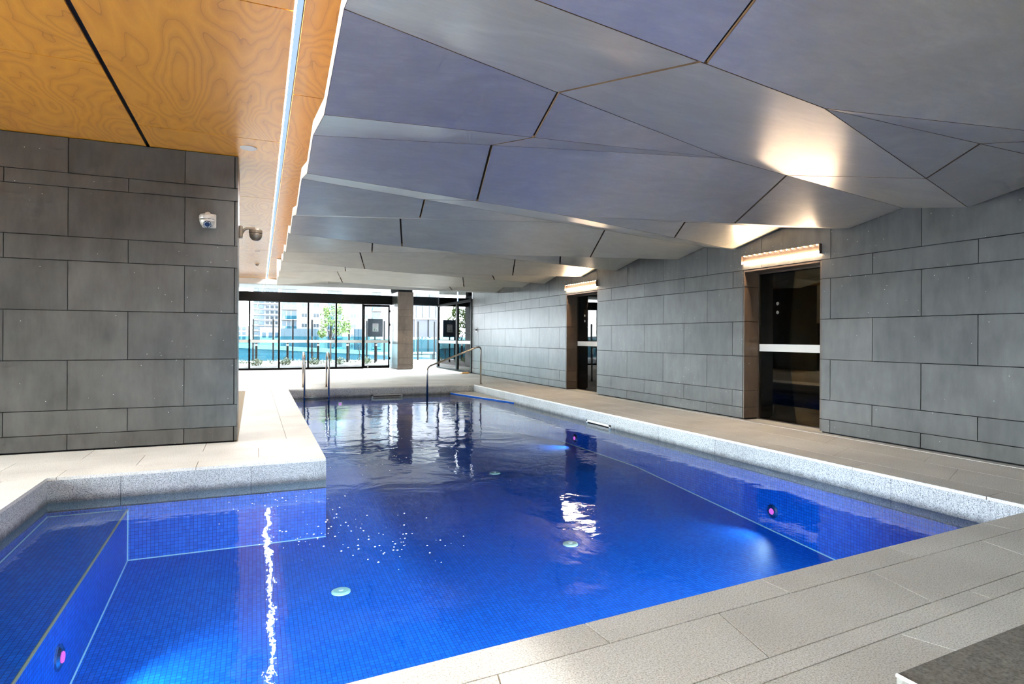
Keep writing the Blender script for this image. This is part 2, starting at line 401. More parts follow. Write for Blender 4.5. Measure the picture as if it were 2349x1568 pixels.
# back deck
r = 0
yy = 16.85 + 0.35
x = -1.0
while x < XR - 0.14:
    x2 = min(x + 1.23, XR - 0.13); paver(rect(x, x2, 16.85, yy)); x = x2
while yy < YG:
    y2 = min(yy + 0.61, YG + 0.2); x = -2.2 - (0.6 if r % 2 else 0)
    while x < XR - 0.14:
        x2 = min(x + 1.23, XR - 0.13); paver(rect(max(x, -2.2), x2, yy, y2)); x = x2
    yy = y2; r += 1
# left deck between pillar and pool
ys = [7.2, 7.55, 8.16, 8.77, 9.99, 11.21, 12.43, 13.65, 14.87, 16.09, 16.85]
for i in range(len(ys) - 1):
    xa = 0.775 + 0.075 * (ys[i] - 7.2) / 9.65; xb = 0.775 + 0.075 * (ys[i + 1] - 7.2) / 9.65
    if i < 3:
        x = -3.0 - (0.6 if i % 2 else 0)
        while x < xa - 0.02:
            x2 = x + 1.22
            if x2 > xa - 0.3: paver([(x, ys[i]), (xa, ys[i]), (xb, ys[i + 1]), (x, ys[i + 1])]); break
            paver(rect(x, x2, ys[i], ys[i + 1])); x = x2
    else:
        paver([(0.42, ys[i]), (xa, ys[i]), (xb, ys[i + 1]), (0.42, ys[i + 1])])
        paver(rect(-0.19, 0.42, ys[i] + (0.3 if 3 < i < 9 else 0), ys[i + 1] + (0.3 if i < 8 else 0)))
# near-left deck
for i, (x0, x1) in enumerate(((-2.2, -1.854), (-2.81, -2.2), (-3.42, -2.81))):
    y = -3.4 + 0.5 * (i % 2)
    while y < 7.19:
        y2 = min(y + 1.22, 7.2); paver(rect(x0, x1, y, y2)); y = y2
# right deck: rows along the wall with oblique cross joints
for i, (x0, x1) in enumerate(((6.03, 6.4), (6.4, 7.05), (7.05, XR - 0.13))):
    y = -3.3 + 0.37 * i; k = 0.44 if i else 0.12
    while y < 16.8:
        y2 = y + 1.31
        p = [(x0, y + k * (x0 - 6.03)), (x1, y + k * (x1 - 6.03)), (x1, y2 + k * (x1 - 6.03)), (x0, y2 + k * (x0 - 6.03))]
        p = clip(p, (0, 16.85), (1, 16.85), False)
        if len(p) > 2: paver(p)
        y = y2
# near deck: rows parallel to the skewed near edge, first row is the coping
dirv = Vector((1, 0.0642)).normalized(); nv = Vector((dirv.y, -dirv.x)); org = Vector((-1.854, NE(-1.854)))
rows = [(0, 0.215, 1.22, 0.3, 0.0), (0.215, 0.63, 1.25, 0.9, -0.3), (0.63, 0.755, 1.9, 0.2, 0.0), (0.755, 1.25, 1.22, 0.5, 0.35), (1.25, 1.85, 1.22, 0.1, 0.0), (1.85, 2.45, 1.22, 0.6, 0.0), (2.45, 3.05, 1.22, 0.2, 0.0), (3.05, 3.65, 1.22, 0.7, 0.0)]
for d0, d1, ln, ph, sk in rows:
    s = -ph
    while s < 8.2:
        P = [org + dirv * (s + sk * d0) + nv * d0, org + dirv * (s + ln + sk * d0) + nv * d0, org + dirv * (s + ln + sk * d1) + nv * d1, org + dirv * (s + sk * d1) + nv * d1]
        p = [tuple(v) for v in P]; p = ccw(p)
        p = clip(p, (-1.854, 0), (-1.854, 1), False); p = clip(p, (6.03, 0), (6.03, 1), True) if len(p) > 2 else p
        if len(p) > 2: paver(p, g=0.0035)
        s += ln

# ------------------------------------------------------------------ pool shell
pool = empty('swimming_pool', (2.5, 9, -1.3)); tag(pool, 'L-shaped indoor swimming pool lined in blue mosaic', 'swimming pool')
def zf(y): return -0.80 if y > 8.6 else -0.80 - 0.075 * (8.6 - y)
def part(o): return put(o, pool)
ysf = [2.0, 5.2, 7.2, 8.6, 16.85]
v = []; f = []
for i, y in enumerate(ysf):
    v += [(-1.95, y, zf(y)), (6.1, y, zf(y))]
    if i: f.append((2 * i - 2, 2 * i - 1, 2 * i + 1, 2 * i))
part(newobj('mosaic_floor', v, f, 'mosaic_xy'))
def vwall(name, p, q, z0, z1, mat, th=0.04, off=0.0):
    d = Vector((q[0] - p[0], q[1] - p[1])).normalized(); n = Vector((d.y, -d.x)) * th   # outward = right of travel (pool is ccw)
    e = Vector((d.y, -d.x)) * off; p = (p[0] + e.x, p[1] + e.y); q = (q[0] + e.x, q[1] + e.y)
    o = MB().prism(ccw([p, q, (q[0] + n.x, q[1] + n.y), (p[0] + n.x, p[1] + n.y)]), z0, z1).build(name, mat); return part(o)
WM = ['mosaic_xz', 'mosaic_yz', 'mosaic_xz', 'mosaic_yz', 'mosaic_xz', 'mosaic_yz']
for i in range(6): vwall('mosaic_wall', POOL[i], POOL[(i + 1) % 6], -1.5, -0.33, WM[i], 0.06)
# granite coping band split into stones; joints at the measured positions
JO = {0: [0.9 + 1.22 * k for k in range(6)], 1: [4.123, 5.397, 6.689, 7.978, 9.268, 10.589, 11.9, 13.2, 14.5, 15.8], 2: [1.308, 2.558, 3.785, 5.015], 3: [8.5, 9.8, 11.1, 12.4, 13.7, 15.0, 16.2], 4: [-1.239, -0.019], 5: [3.3, 4.6, 5.9]}
for i in range(6):
    p, q = Vector(POOL[i]), Vector(POOL[(i + 1) % 6]); ax = 0 if i % 2 == 0 else 1
    ts = sorted([(j - p[ax]) / (q[ax] - p[ax]) for j in JO[i]]); ts = [0] + [t for t in ts if 0.01 < t < 0.99] + [1]
    for a, b in zip(ts[:-1], ts[1:]):
        g = 0.002 / (q - p).length
        vwall('coping_stone', tuple(p.lerp(q, a + (g if a > 0 else 0))), tuple(p.lerp(q, b - (g if b < 1 else 0))), -0.345, -0.03, 'grey_granite', 0.035)
# under-deck blocking so no light passes below the paving
for i in range(6):
    vwall('shell_backing', POOL[i], POOL[(i + 1) % 6], -1.5, -0.06, 'slab_dark', 0.1, 0.065)
# bench seat
def ramp_block(x0, x1, y0, y1, za, zb, zl, name, mats):
    v = [(x0, y0, zl), (x1, y0, zl), (x1, y1, zl), (x0, y1, zl), (x0, y0, za), (x1, y0, za), (x1, y1, zb), (x0, y1, zb)]
    return part(newobj(name, v, BF, None, mats=mats, fmat=[0, 0, 1, 2, 1, 2]))
ramp_block(-1.854, -1.18, NE(-1.8), 7.2, -0.52, -0.385, -1.5, 'bench_seat', ['mosaic_xy', 'mosaic_xz', 'mosaic_yz'])
def line(name, a, b, w, mat):
    a, b = Vector(a), Vector(b); return part(MB().tube([a, b], w / 2, 6).build(name, mat))
line('seat_nosing', (-1.18, 2.5, -0.518), (-1.18, 7.2, -0.383), 0.02, 'gold_tile')
line('seat_edge_trim', (-1.854, 7.195, -0.383), (-1.18, 7.195, -0.383), 0.014, 'pale_tile')
line('seat_edge_trim', (-1.85, 2.5, -0.518), (-1.85, 7.2, -0.383), 0.014, 'pale_tile')
line('floor_edge_trim', (-1.178, 2.5, zf(2.5)), (-1.178, 7.2, zf(7.2)), 0.018, 'pale_tile')
line('floor_edge_trim', (-1.178, 7.198, zf(7.2)), (0.775, 7.198, zf(7.2)), 0.018, 'pale_tile')
line('corner_trim', (-1.178, 7.198, zf(7.2)), (-1.178, 7.198, -0.385), 0.016, 'pale_tile')
for a, b in ((2.9, 8.6), (8.6, 16.85)): line('floor_edge_trim', (6.028, a, zf(a)), (6.028, b, zf(b)), 0.022, 'pale_tile')
# corner steps at the far right
for (xa, yb, zt, nm) in ((5.3, 13.85, -0.212, 'corner_step'), (4.45, 11.2, -0.5, 'corner_step')):
    o = MB().prism(ccw([(xa, 16.85), (6.03, yb), (6.03, 16.85)]), -1.0, zt - 0.012, 1, 1).build(nm, None, mats=['mosaic_xy', 'mosaic_yz']); part(o)
    t = part(MB().prism(ccw([(xa - 0.008, 16.85), (6.03, yb - 0.02), (6.03, 16.85)]), zt - 0.012, zt).build('step_tread', 'paving' if zt > -0.3 else 'mosaic_xy'))
# floor drains / inlets
for x, y in ((0.768, 5.83), (3.60, 9.03), (3.376, 6.1)):
    o = MB().lathe([(0.088, 0.0), (0.088, 0.012), (0.07, 0.02)], (x, y, zf(y)), 'Z', 28).build('floor_inlet', 'drain_green'); part(o)
    g = MB().lathe([(0.022, 0.02), (0.02, 0.026)], (x, y, zf(y)), 'Z', 16).build('inlet_cap', 'white_plastic'); part(g)
# skimmer boxes
def skimmer(c, axis, label):
    w, h = 0.44, 0.085
    root = empty('skimmer_grate', c); tag(root, label, 'grate')
    fr = MB()
    def bx(m, u0, u1, z0, z1, d0, d1):
        if axis == 'X': m.box(c[0] - d1, c[0] - d0, c[1] + u0, c[1] + u1, c[2] + z0, c[2] + z1)
        else: m.box(c[0] + u0, c[0] + u1, c[1] - d1, c[1] - d0, c[2] + z0, c[2] + z1)
    for u0, u1, z0, z1 in ((-w, w, h - 0.035, h), (-w, w, -h, -h + 0.035), (-w, -w + 0.05, -h, h), (w - 0.05, w, -h, h)): bx(fr, u0, u1, z0, z1, 0.0, 0.012)
    put(fr.build('grate_frame', 'white_plastic' if axis == 'X' else 'camera_shell'), root)
    bk = MB(); bx(bk, -w + 0.04, w - 0.04, -h + 0.03, h - 0.03, 0.0, 0.002); put(bk.build('dark_slot', 'void'), root)
    for k in range(9):
        sl = MB(); u = -w + 0.11 + k * 0.083; bx(sl, u, u + 0.012, 0.005, h - 0.035, 0.002, 0.006); put(sl.build('slat', 'bronze_metal'), root)
skimmer((6.03, 9.835, -0.285), 'X', 'white framed skimmer slot in the bright granite edge on the right')
skimmer((3.45, 16.85, -0.29), 'Y', 'dull metal skimmer slot in the dark far edge of the pool')
# underwater lights
def pool_light(c, n, label, power):
    root = empty('pool_light', c); tag(root, label, 'pool light', 'underwater pool lights')
    n = Vector(n)
    put(MB().lathe([(0.085, 0.0), (0.085, 0.012), (0.06, 0.026), (0.045, 0.026)], c, n, 24).build('light_rim', 'steel'), root)
    put(MB().lathe([(0.04, 0.024), (0.032, 0.034)], c, n, 16).build('light_lens', 'pool_lens'), root)
    ld = bpy.data.lights.new('pool_lamp', 'SPOT'); ld.energy = power; ld.color = (0.8, 0.93, 1.0); ld.shadow_soft_size = 0.06; ld.spot_size = math.radians(110); ld.spot_blend = 1.0
    lo = bpy.data.objects.new('pool_lamp', ld); COL.objects.link(lo); lo.location = Vector(c) + n * 0.07
    lo.rotation_euler = (n + Vector((0, 0, -0.06))).to_track_quat('-Z', 'Y').to_euler(); put(lo, root)
emit('pool_lens', (1.0, 0.16, 0.8), 0.75)
for c, n, pw, lb in (((-1.18, 4.833, -0.735), (1, 0, 0), 0.45, 'pink glowing pool light in the bench riser at lower left'), ((6.03, 5.647, -0.773), (-1, 0, 0), 0.14, 'pink glowing pool light in the right pool wall nearest the photographer'),
                     ((6.03, 10.707, -0.64), (-1, 0, 0), 0.2, 'tiny pink pool light in the right wall beyond the skimmer slot'), ((2.168, 16.85, -0.43), (0, -1, 0), 0.1, 'tiny pink pool light in the far pool wall near the ladder'),
                     ((0.2, NE(0.2), -0.6), (0, 1, 0), 1.0, 'added unseen lamp in the near pool wall at its left end'), ((2.3, NE(2.3), -0.6), (0, 1, 0), 1.3, 'added unseen lamp in the middle of the near pool wall'), ((4.4, NE(4.4), -0.6), (0, 1, 0), 1.3, 'added unseen lamp in the near pool wall toward the right corner')):  # the near-wall lamps are added out of view to brighten the pool
    pool_light(c, n, lb, POOLW * pw)
# water
wv = [(p[0], p[1], WATER) for p in POOL]
tag(newobj('pool_water', wv, [tuple(range(6))], 'water'), 'clear still blue water filling the pool', 'water')

# ------------------------------------------------------------------ ceiling: slab, timber panels, folded panels
ceil = struct(MB().box(XL0 - 0.3, XR + 0.6, YB - 0.3, YG + 0.25, ZW + 0.06, ZW + 0.35).build('ceiling', 'slab_dark'), 'ceiling of orange timber panels and grey folded panels', 'ceiling')
def sx(y): return 0.262 + 0.0087 * (y - 4.5)       # left edge of the light slot
SW = 0.058
def tpanel(poly):
    MB().prism(inset(ccw(poly), 0.0065), ZW, ZW + 0.018).build('timber_panel', 'wood_veneer', ceil)
ya = [-3.5, -1.75, 1.45, 4.67, 7.9, 11.2, 14.7, 17.9, 21.1, 24.3, YG]
for a, b in zip(ya[:-1], ya[1:]): tpanel([(-1.215, a), (sx(a), a), (sx(b), b), (-1.215, b)])
yb_ = [-3.5, -0.15, 3.07, 6.275, 9.6, 12.8, 16.3, 19.5, 22.7, YG]
for a, b in zip(yb_[:-1], yb_[1:]): tpanel([(sx(a) + SW, a), (1.3, a), (1.3, b), (sx(b) + SW, b)])
for x0, x1 in ((-3.7, -1.245), (-6.5, -3.73)):
    for a, b in zip(yb_[:-1], yb_[1:]): tpanel([(x0, a), (x1, a), (x1, b), (x0, b)])
# pale ceiling near the window wall
MB().box(1.3, XR + 0.35, 19.75, YG, 3.6, 3.63).build('plaster_panel', 'plaster_white', ceil)
MB().box(XL0, 6.4, YG - 0.25, YG + 0.1, 3.56, 3.84).build('bulkhead', 'plaster_white', ceil)

# folded ceiling: vertices per period (measured), A..E plus one before
Zl, Zh = 2.97, 3.16
def XLf(y): return 0.45 + 0.0125 * (y - 4.43)
PER = 3.78
per = []
for n in range(-2, 6):
    o = PER * n
    d = dict(LL=2.44 + o * 0.995, LH1=3.32 + o * 0.995, LS=4.43 + o * 0.998, LH2=5.45 + o, R1=2.2 + o, RH=3.36 + o, R2=4.42 + o, RP=5.2 + o, PL=(3.43 + 0.055 * n, 2.80 + 3.74 * n), PH=(4.44 + 0.05 * n, 4.79 + 3.75 * n))
    per.append(d)
def P3(x, y, z): return (x, y, z)
def chain(pts, x):
    for a, b in zip(pts[:-1], pts[1:]):
        if a[0] - 1e-6 <= x <= b[0] + 1e-6:
            t = (x - a[0]) / (b[0] - a[0]); return tuple(a[k] + (b[k] - a[k]) * t for k in range(3))
    return pts[-1]
def fpanel(poly, name='folded_panel'):
    poly = clip(poly, (0, 19.66), (1, 19.66), False); 
    if len(poly) < 3: return
    poly = clip(poly, (0, YB + 0.02), (1, YB + 0.02), True)
    if len(poly) < 3 or abs(area2(poly)) < 0.003: return
    q = inset(poly, 0.004); n = len(q); v = list(q) + [(p[0], p[1], p[2] + 0.02) for p in q]
    tri = [t for t in tessellate_polygon([[Vector((p[0], p[1], 0)) for p in q]])]
    tri = [t if (q[t[1]][0] - q[t[0]][0]) * (q[t[2]][1] - q[t[0]][1]) - (q[t[1]][1] - q[t[0]][1]) * (q[t[2]][0] - q[t[0]][0]) > 0 else (t[0], t[2], t[1]) for t in tri]
    f = [(a, c, b) for a, b, c in tri] + [(a + n, b + n, c + n) for a, b, c in tri] + [(i, (i + 1) % n, n + (i + 1) % n, n + i) for i in range(n)]
    newobj(name, v, f, None, ceil, mats=['folded_panel_paint', 'board_edge'], fmat=[0] * len(tri) + [1] * (len(tri) + n))
def facet(hi, lo, jh, jl, g=0.009):
    # hi and lo are fold lines running left to right; jh/jl the x of the joints on each
    poly = list(hi) + list(lo)[::-1]
    out = []; k = []
    poly2 = []
    for p in poly:
        if not poly2 or (Vector(p) - Vector(poly2[-1])).length > 1e-4: poly2.append(p)
    if (Vector(poly2[0]) - Vector(poly2[-1])).length < 1e-4: poly2.pop()
    rest = ccw(poly2)
    for xh, xl in zip(jh, jl):
        a = chain(hi, xh); b = chain(lo, xl)
        if a[1] > b[1]: a, b = b, a
        left = clip(rest, a, b, True, g); rest = clip(rest, a, b, False, g)
        if len(left) > 2: fpanel(left)
        if len(rest) < 3: return
    fpanel(rest)
for n in range(1, len(per)):
    c = per[n]; b = per[n - 1]
    W = XR - 0.01
    lo1 = [P3(XLf(c['LL']), c['LL'], 3.0), P3(*c['PL'], 2.91), P3(W, c['R1'], 2.985)]
    hi0 = [P3(XLf(b['LH2']), b['LH2'], 3.14), P3(*b['PH'], 3.25), P3(W, b['RP'], 3.125)]
    facet(hi0, lo1, [2.02, 5.42], [2.32, 5.93])                       # broad facet falling away from the viewer
    rh = [P3(*c['PL'], 2.91), P3(W, c['RH'], 3.19)]
    facet(rh, lo1[1:], [5.6], [5.93])                               # hidden riser
    lo2 = [P3(*c['PL'], 2.91), P3(W, c['R2'], 2.98)]
    facet(rh, lo2, [5.6], [5.93])                                   # right-hand triangle
    hi1 = [P3(XLf(c['LH1']), c['LH1'], Zh), P3(*c['PH'], 3.25), P3(W, c['RP'], 3.125)]
    low = [lo1[0], lo1[1], lo2[1]]
    facet(hi1, low, [2.04, 5.42], [2.28, 5.93])                       # bright riser facing the windows
    ls = [P3(XLf(c['LS']), c['LS'], Zl), P3(*c['PH'], 3.25)]
    facet(hi1[:2], ls, [2.04], [2.16])
    hi2 = [P3(XLf(c['LH2']), c['LH2'], 3.14), P3(*c['PH'], 3.25)]
    facet(hi2, ls, [2.02], [2.16])
# white lip along the left ends
prof = []
for n in range(1, len(per)):
    c = per[n]
    prof += [(c['LL'], 3.0), (c['LH1'], Zh), (c['LS'], Zl), (c['LH2'], 3.14)]
prof = sorted(prof)
for (y0, z0), (y1, z1) in zip(prof[:-1], prof[1:]):
    if y1 < YB + 0.3 or y0 > 19.5: continue
    if y1 > 19.66: t = (19.66 - y0) / (y1 - y0); y1 = 19.66; z1 = z0 + (z1 - z0) * t
    xa, xb = XLf(y0), XLf(y1); H = 0.12
    v = [(xa, y0, z0), (xb, y1, z1), (xb, y1, z1 + H), (xa, y0, z0 + H), (xa + 0.018, y0, z0 + 0.022), (xb + 0.018, y1, z1 + 0.022), (xb + 0.018, y1, z1 + H), (xa + 0.018, y0, z0 + H)]
    newobj('edge_lip', v, [(0, 1, 2, 3)[::-1], (4, 5, 6, 7), (0, 4, 5, 1)[::-1], (3, 2, 6, 7)[::-1], (0, 3, 7, 4)[::-1], (1, 5, 6, 2)[::-1]], 'fascia_white', ceil)
MB().box(0.64, XR - 0.01, 19.67, 19.69, 2.965, 3.8).build('end_fascia', 'plaster_white', ceil)

# light slot in the timber ceiling
slot = empty('light_slot', (0.35, 12, ZW)); tag(slot, 'long cool white linear light slot set in the timber ceiling', 'ceiling light')
emit('slot_diffuser', (0.50, 0.70, 1.0), 0.54); emit('slot_led', (1.0, 0.97, 0.94), STRIP)
def quadstrip(name, x_off0, x_off1, z0, z1, mat, y0=-3.4, y1=YG - 0.3):
    v = [(sx(y0) + x_off0, y0, z0), (sx(y0) + x_off1, y0, z1), (sx(y1) + x_off1, y1, z1), (sx(y1) + x_off0, y1, z0)]
    return put(newobj(name, v, [(0, 3, 2, 1)], mat), slot)
quadstrip('diffuser', 0.004, SW - 0.002, ZW + 0.012, ZW + 0.012, 'slot_diffuser')
quadstrip('led_line', 0.0, 0.011, ZW + 0.004, ZW + 0.008, 'slot_led')

# speaker, detectors on the timber ceiling
o = empty('ceiling_speaker', (-0.072, 8.288, ZW)); tag(o, 'round flush speaker grille in the timber ceiling above the pillar corner', 'speaker')
put(MB().lathe([(0.1, -0.006), (0.1, 0.0), (0.08, -0.001)], (-0.072, 8.288, ZW - 0.001), 'Z', 28).build('speaker_rim', 'white_plastic'), o)
put(MB().lathe([(0.08, -0.004), (0.08, 0.0)], (-0.072, 8.288, ZW - 0.001), 'Z', 28).build('speaker_grille', 'camera_shell'), o)
o = empty('smoke_detector', (0.094, 21.5, ZW)); tag(o, 'small dark dome sensor on the ceiling far down the timber strip', 'detector')
put(MB().lathe([(0.05, -0.012), (0.07, -0.01), (0.07, 0)], (0.094, 21.5, ZW), 'Z', 18).build('detector_base', 'white_plastic'), o)
put(MB().lathe([(0.02, -0.06), (0.045, -0.04), (0.055, -0.012)], (0.094, 21.5, ZW), 'Z', 18).build('detector_dome', 'camera_shell_dark'), o)
for i, (x, y) in enumerate(((0.08, 18.2), (0.08, 25.2))):
    s = empty('air_slot', (x, y, ZW)); tag(s, ['thin dark slot in the timber ceiling before the dome sensor', 'thin dark slot in the timber ceiling beyond the dome sensor'][i], 'vent')
    put(MB().box(x - 0.07, x + 0.07, y - 0.03, y + 0.03, ZW - 0.004, ZW).build('slot_frame', 'white_plastic'), s); put(MB().box(x - 0.06, x + 0.06, y - 0.015, y + 0.015, ZW - 0.006, ZW - 0.003).build('slot_gap', 'void'), s)

# ------------------------------------------------------------------ warm LED bars over the doors
emit('warm_led', (1.0, 0.72, 0.47), LEDBAR); emit('warm_dot', (1.0, 0.76, 0.52), LEDBAR * 0.6)
def led_bar(a, b, face, axis, z0, z1, tube, label, dots=True):
    # a, b: extent along the wall; face: wall plane; axis 'X' faces -X, 'Y' faces -Y
    c = (face, (a + b) / 2, z0) if axis == 'X' else ((a + b) / 2, face, z0)
    r = empty('led_bar_light', c); tag(r, label, 'wall light')
    def bx(m, u0, u1, d0, d1, q0, q1):
        return m.box(face - d1, face - d0, u0, u1, q0, q1) if axis == 'X' else m.box(u0, u1, face - d1, face - d0, q0, q1)
    hb = MB(); bx(hb, a, b, 0, 0.004, z0, z1); bx(hb, a, b, 0, 0.05, z1 - 0.006, z1)
    bx(hb, a, a + 0.006, 0, 0.05, z0, z1); bx(hb, b - 0.006, b, 0, 0.05, z0, z1)
    put(hb.build('housing', 'bronze_metal'), r)
    put(bx(MB(), a + 0.01, b - 0.01, 0.008, 0.045, z0 + 0.012, z0 + 0.04).build('led_tube', tube), r)
    if dots:
        for k in range(14):
            u = a + 0.06 + k * (b - a - 0.12) / 13; p = (face - 0.03, u, z1 - 0.007) if axis == 'X' else (u, face - 0.03, z1 - 0.007)
            put(MB().lathe([(0.006, -0.012), (0.012, -0.006), (0.012, 0)], p, 'Z', 6).build('led_bulb', 'warm_dot'), r)
for (d0, d1), lb in zip(DOORS, ('warm LED bar glowing over the nearer glass door', 'warm LED bar glowing over the farther glass door')):
    led_bar(d0, d1, XR, 'X', 2.685, 2.835, 'warm_led', lb)

# ------------------------------------------------------------------ glass doors in the right wall
for i, ((d0, d1), lb) in enumerate(zip(DOORS, ('nearer bronze glass door with a pale band in the right wall', 'farther bronze glass door with a pale band in the right wall'))):
    r = empty('door_%d' % (i + 1), (XR + 0.34, (d0 + d1) / 2, 0)); struct(r, lb, 'door')
    X = XR + 0.34; ys0, ys1 = d0 + 0.03, d1 - 0.03
    put(MB().box(X, X + 0.012, ys0, ys1, 0.01, 2.55).build('glass_pane', 'bronze_glass'), r)
    fm = MB(); fm.box(X - 0.02, X + 0.03, ys0 - 0.025, ys0 + 0.015, 0, 2.57); fm.box(X - 0.02, X + 0.03, ys1 - 0.015, ys1 + 0.025, 0, 2.57); fm.box(X - 0.02, X + 0.03, ys0, ys1, 2.53, 2.57); fm.box(X - 0.02, X + 0.03, ys0, ys1, 0, 0.012)
    put(fm.build('door_frame', 'bronze_metal'), r)
    put(MB().box(X - 0.003, X, ys0, ys1, 1.185, 1.31).build('frosted_band', 'trim_pale'), r)
    for z in (2.0, 1.85): put(MB().lathe([(0.03, -0.016), (0.03, 0), (0.026, 0.004)], (X, ys1 - 0.42, z), 'X', 16).build('button', 'steel'), r)
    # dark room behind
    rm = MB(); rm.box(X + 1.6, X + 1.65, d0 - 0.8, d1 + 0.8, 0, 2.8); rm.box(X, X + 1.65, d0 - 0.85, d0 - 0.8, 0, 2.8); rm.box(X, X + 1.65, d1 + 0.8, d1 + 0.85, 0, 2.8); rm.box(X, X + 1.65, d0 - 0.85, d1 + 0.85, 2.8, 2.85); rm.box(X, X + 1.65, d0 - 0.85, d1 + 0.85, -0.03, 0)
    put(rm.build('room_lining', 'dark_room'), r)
    MB().box(XR + 0.005, XR + 0.33, d0 + 0.03, d1 - 0.03, -0.03, 0).build('paver', 'paving', floor)

# ------------------------------------------------------------------ window wall
MX = [-6.5, -5.34, -3.6, -2.46, -1.31, -0.164, 0.976, 2.141, 3.294, 4.432]
w1 = empty('window_1', (0, YG, 0)); struct(w1, 'black framed glass screen wall at the far end of the pool hall', 'window')
def mul(x, y0, y1, z0, z1, w=0.07): return MB().box(x - w / 2, x + w / 2, y0, y1, z0, z1)
for x in MX[1:]: put(mul(x, YG - 0.03, YG + 0.05, 0, 2.86).build('mullion', 'black_metal'), w1)
put(MB().box(XL0, 4.45, YG - 0.04, YG + 0.06, 0, 0.085).build('sill', 'black_metal'), w1)
for a, b in zip(MX[:-1], MX[1:]):
    put(MB().box(a + 0.03, b - 0.03, YG + 0.005, YG + 0.017, 0.08, 2.86).build('glass_pane', 'clear_glass'), w1)
    put(MB().box(a + 0.035, b - 0.035, YG + 0.0, YG + 0.004, 1.135, 1.26).build('frosted_band', 'white_plastic'), w1)
struct(MB().bevbox(XL0, 5.69, YG - 0.22, YG + 0.12, 2.85, 3.24, 0.006).build('trim_1', 'black_metal'), 'deep black header beam over the window wall', 'beam')
w2 = empty('window_2', (0, YG, 3.25)); struct(w2, 'clerestory glazing strip above the black header beam', 'window')
cx = [XL0, -4.2, -1.9, 0.4, 2.7, 4.2, 5.69]
for a, b in zip(cx[:-1], cx[1:]):
    put(MB().box(a + 0.01, b - 0.01, YG, YG + 0.012, 3.24, 3.6).build('glass_pane', 'clear_glass'), w2)
put(MB().box(1.3, 5.69, YG - 0.01, YG + 0.03, 3.57, 3.6).build('head_frame', 'black_metal'), w2)
# sliding door leaf beside the column
d3 = empty('door_3', (5.0, YG - 0.1, 0)); struct(d3, 'black framed sliding glass door leaf beside the stone column', 'door')
Yd = YG - 0.12; xa, xb = 4.44, 5.6
fm = MB(); fm.box(xa, xa + 0.06, Yd, Yd + 0.05, 0.02, 2.83); fm.box(xb - 0.06, xb, Yd, Yd + 0.05, 0.02, 2.83); fm.box(xa, xb, Yd, Yd + 0.05, 0.02, 0.13); fm.box(xa, xb, Yd, Yd + 0.05, 2.74, 2.83)
put(fm.build('door_frame', 'black_metal'), d3); put(MB().box(xa + 0.05, xb - 0.05, Yd + 0.02, Yd + 0.03, 0.12, 2.75).build('glass_pane', 'clear_glass'), d3)
put(MB().box(xa + 0.06, xb - 0.06, Yd + 0.012, Yd + 0.018, 1.135, 1.26).build('frosted_band', 'white_plastic'), d3)
put(MB().lathe([(0.035, -0.012), (0.035, 0)], (xa + 0.2, Yd, 0.075), 'Y', 12).build('door_lock', 'steel'), d3)
for z in (0.4, 1.1, 1.9, 2.5): put(MB().box(xb - 0.012, xb + 0.03, Yd - 0.02, Yd + 0.03, z, z + 0.1).build('hinge', 'black_metal'), d3)
# column
colm = tag(MB().box(5.73, 6.34, 25.69, YG + 0.3, -0.02, 3.62).build('column', 'void'), 'square stone clad column between the glass wall and the open doorway', 'column')
for i, (z0, z1) in enumerate(COURSES[:8]):
    z1 = min(z1, 3.6)
    MB().bevbox(5.69, 6.37, 25.65, 25.69, z0 + GAP, z1 - GAP, 0.003).build('stone_tile', 'basalt_brown_shade', colm)  # front tiles browner than the sides: shade put into their colour
    MB().bevbox(5.69, 5.73, 25.694, YG + 0.3, z0 + GAP, z1 - GAP, 0.003).build('stone_tile', 'basalt', colm)
    MB().bevbox(6.34, 6.37, 25.694, YG + 0.3, z0 + GAP, z1 - GAP, 0.003).build('stone_tile', 'basalt', colm)
# right doorway and side glazing
struct(MB().bevbox(6.37, XR + 0.35, YG - 0.22, YG + 0.12, 2.85, 3.24, 0.006).build('trim_2', 'black_metal'), 'short black header beam over the open doorway by the column', 'beam')
w3 = empty('window_3', (XR, 24.5, 0)); struct(w3, 'side glazing with black posts beyond the end of the right wall', 'window')
for y, w in ((22.16, 0.1), (24.0, 0.14), (26.85, 0.2)): put(MB().box(XR - 0.03, XR + 0.09, y - w / 2, y + w / 2, 0, 2.9).build('post', 'black_metal'), w3)
put(MB().box(XR - 0.03, XR + 0.09, 22.1, 26.95, 2.8, 2.9).build('head_frame', 'black_metal'), w3); put(MB().box(XR - 0.03, XR + 0.09, 22.1, 26.95, 0, 0.05).build('sill', 'black_metal'), w3)
for a, b in ((22.21, 23.93), (24.07, 26.75)):
    put(MB().box(XR + 0.02, XR + 0.032, a, b, 0.05, 2.8).build('glass_pane', 'clear_glass'), w3); put(MB().box(XR + 0.012, XR + 0.018, a, b, 1.135, 1.26).build('frosted_band', 'white_plastic'), w3)
    put(MB().box(XR + 0.02, XR + 0.032, a, b, 2.9, 3.6).build('glass_pane', 'blue_glass'), w3)
put(MB().box(6.37, XR, YG, YG + 0.012, 3.24, 3.6).build('glass_pane', 'clear_glass'), w3)
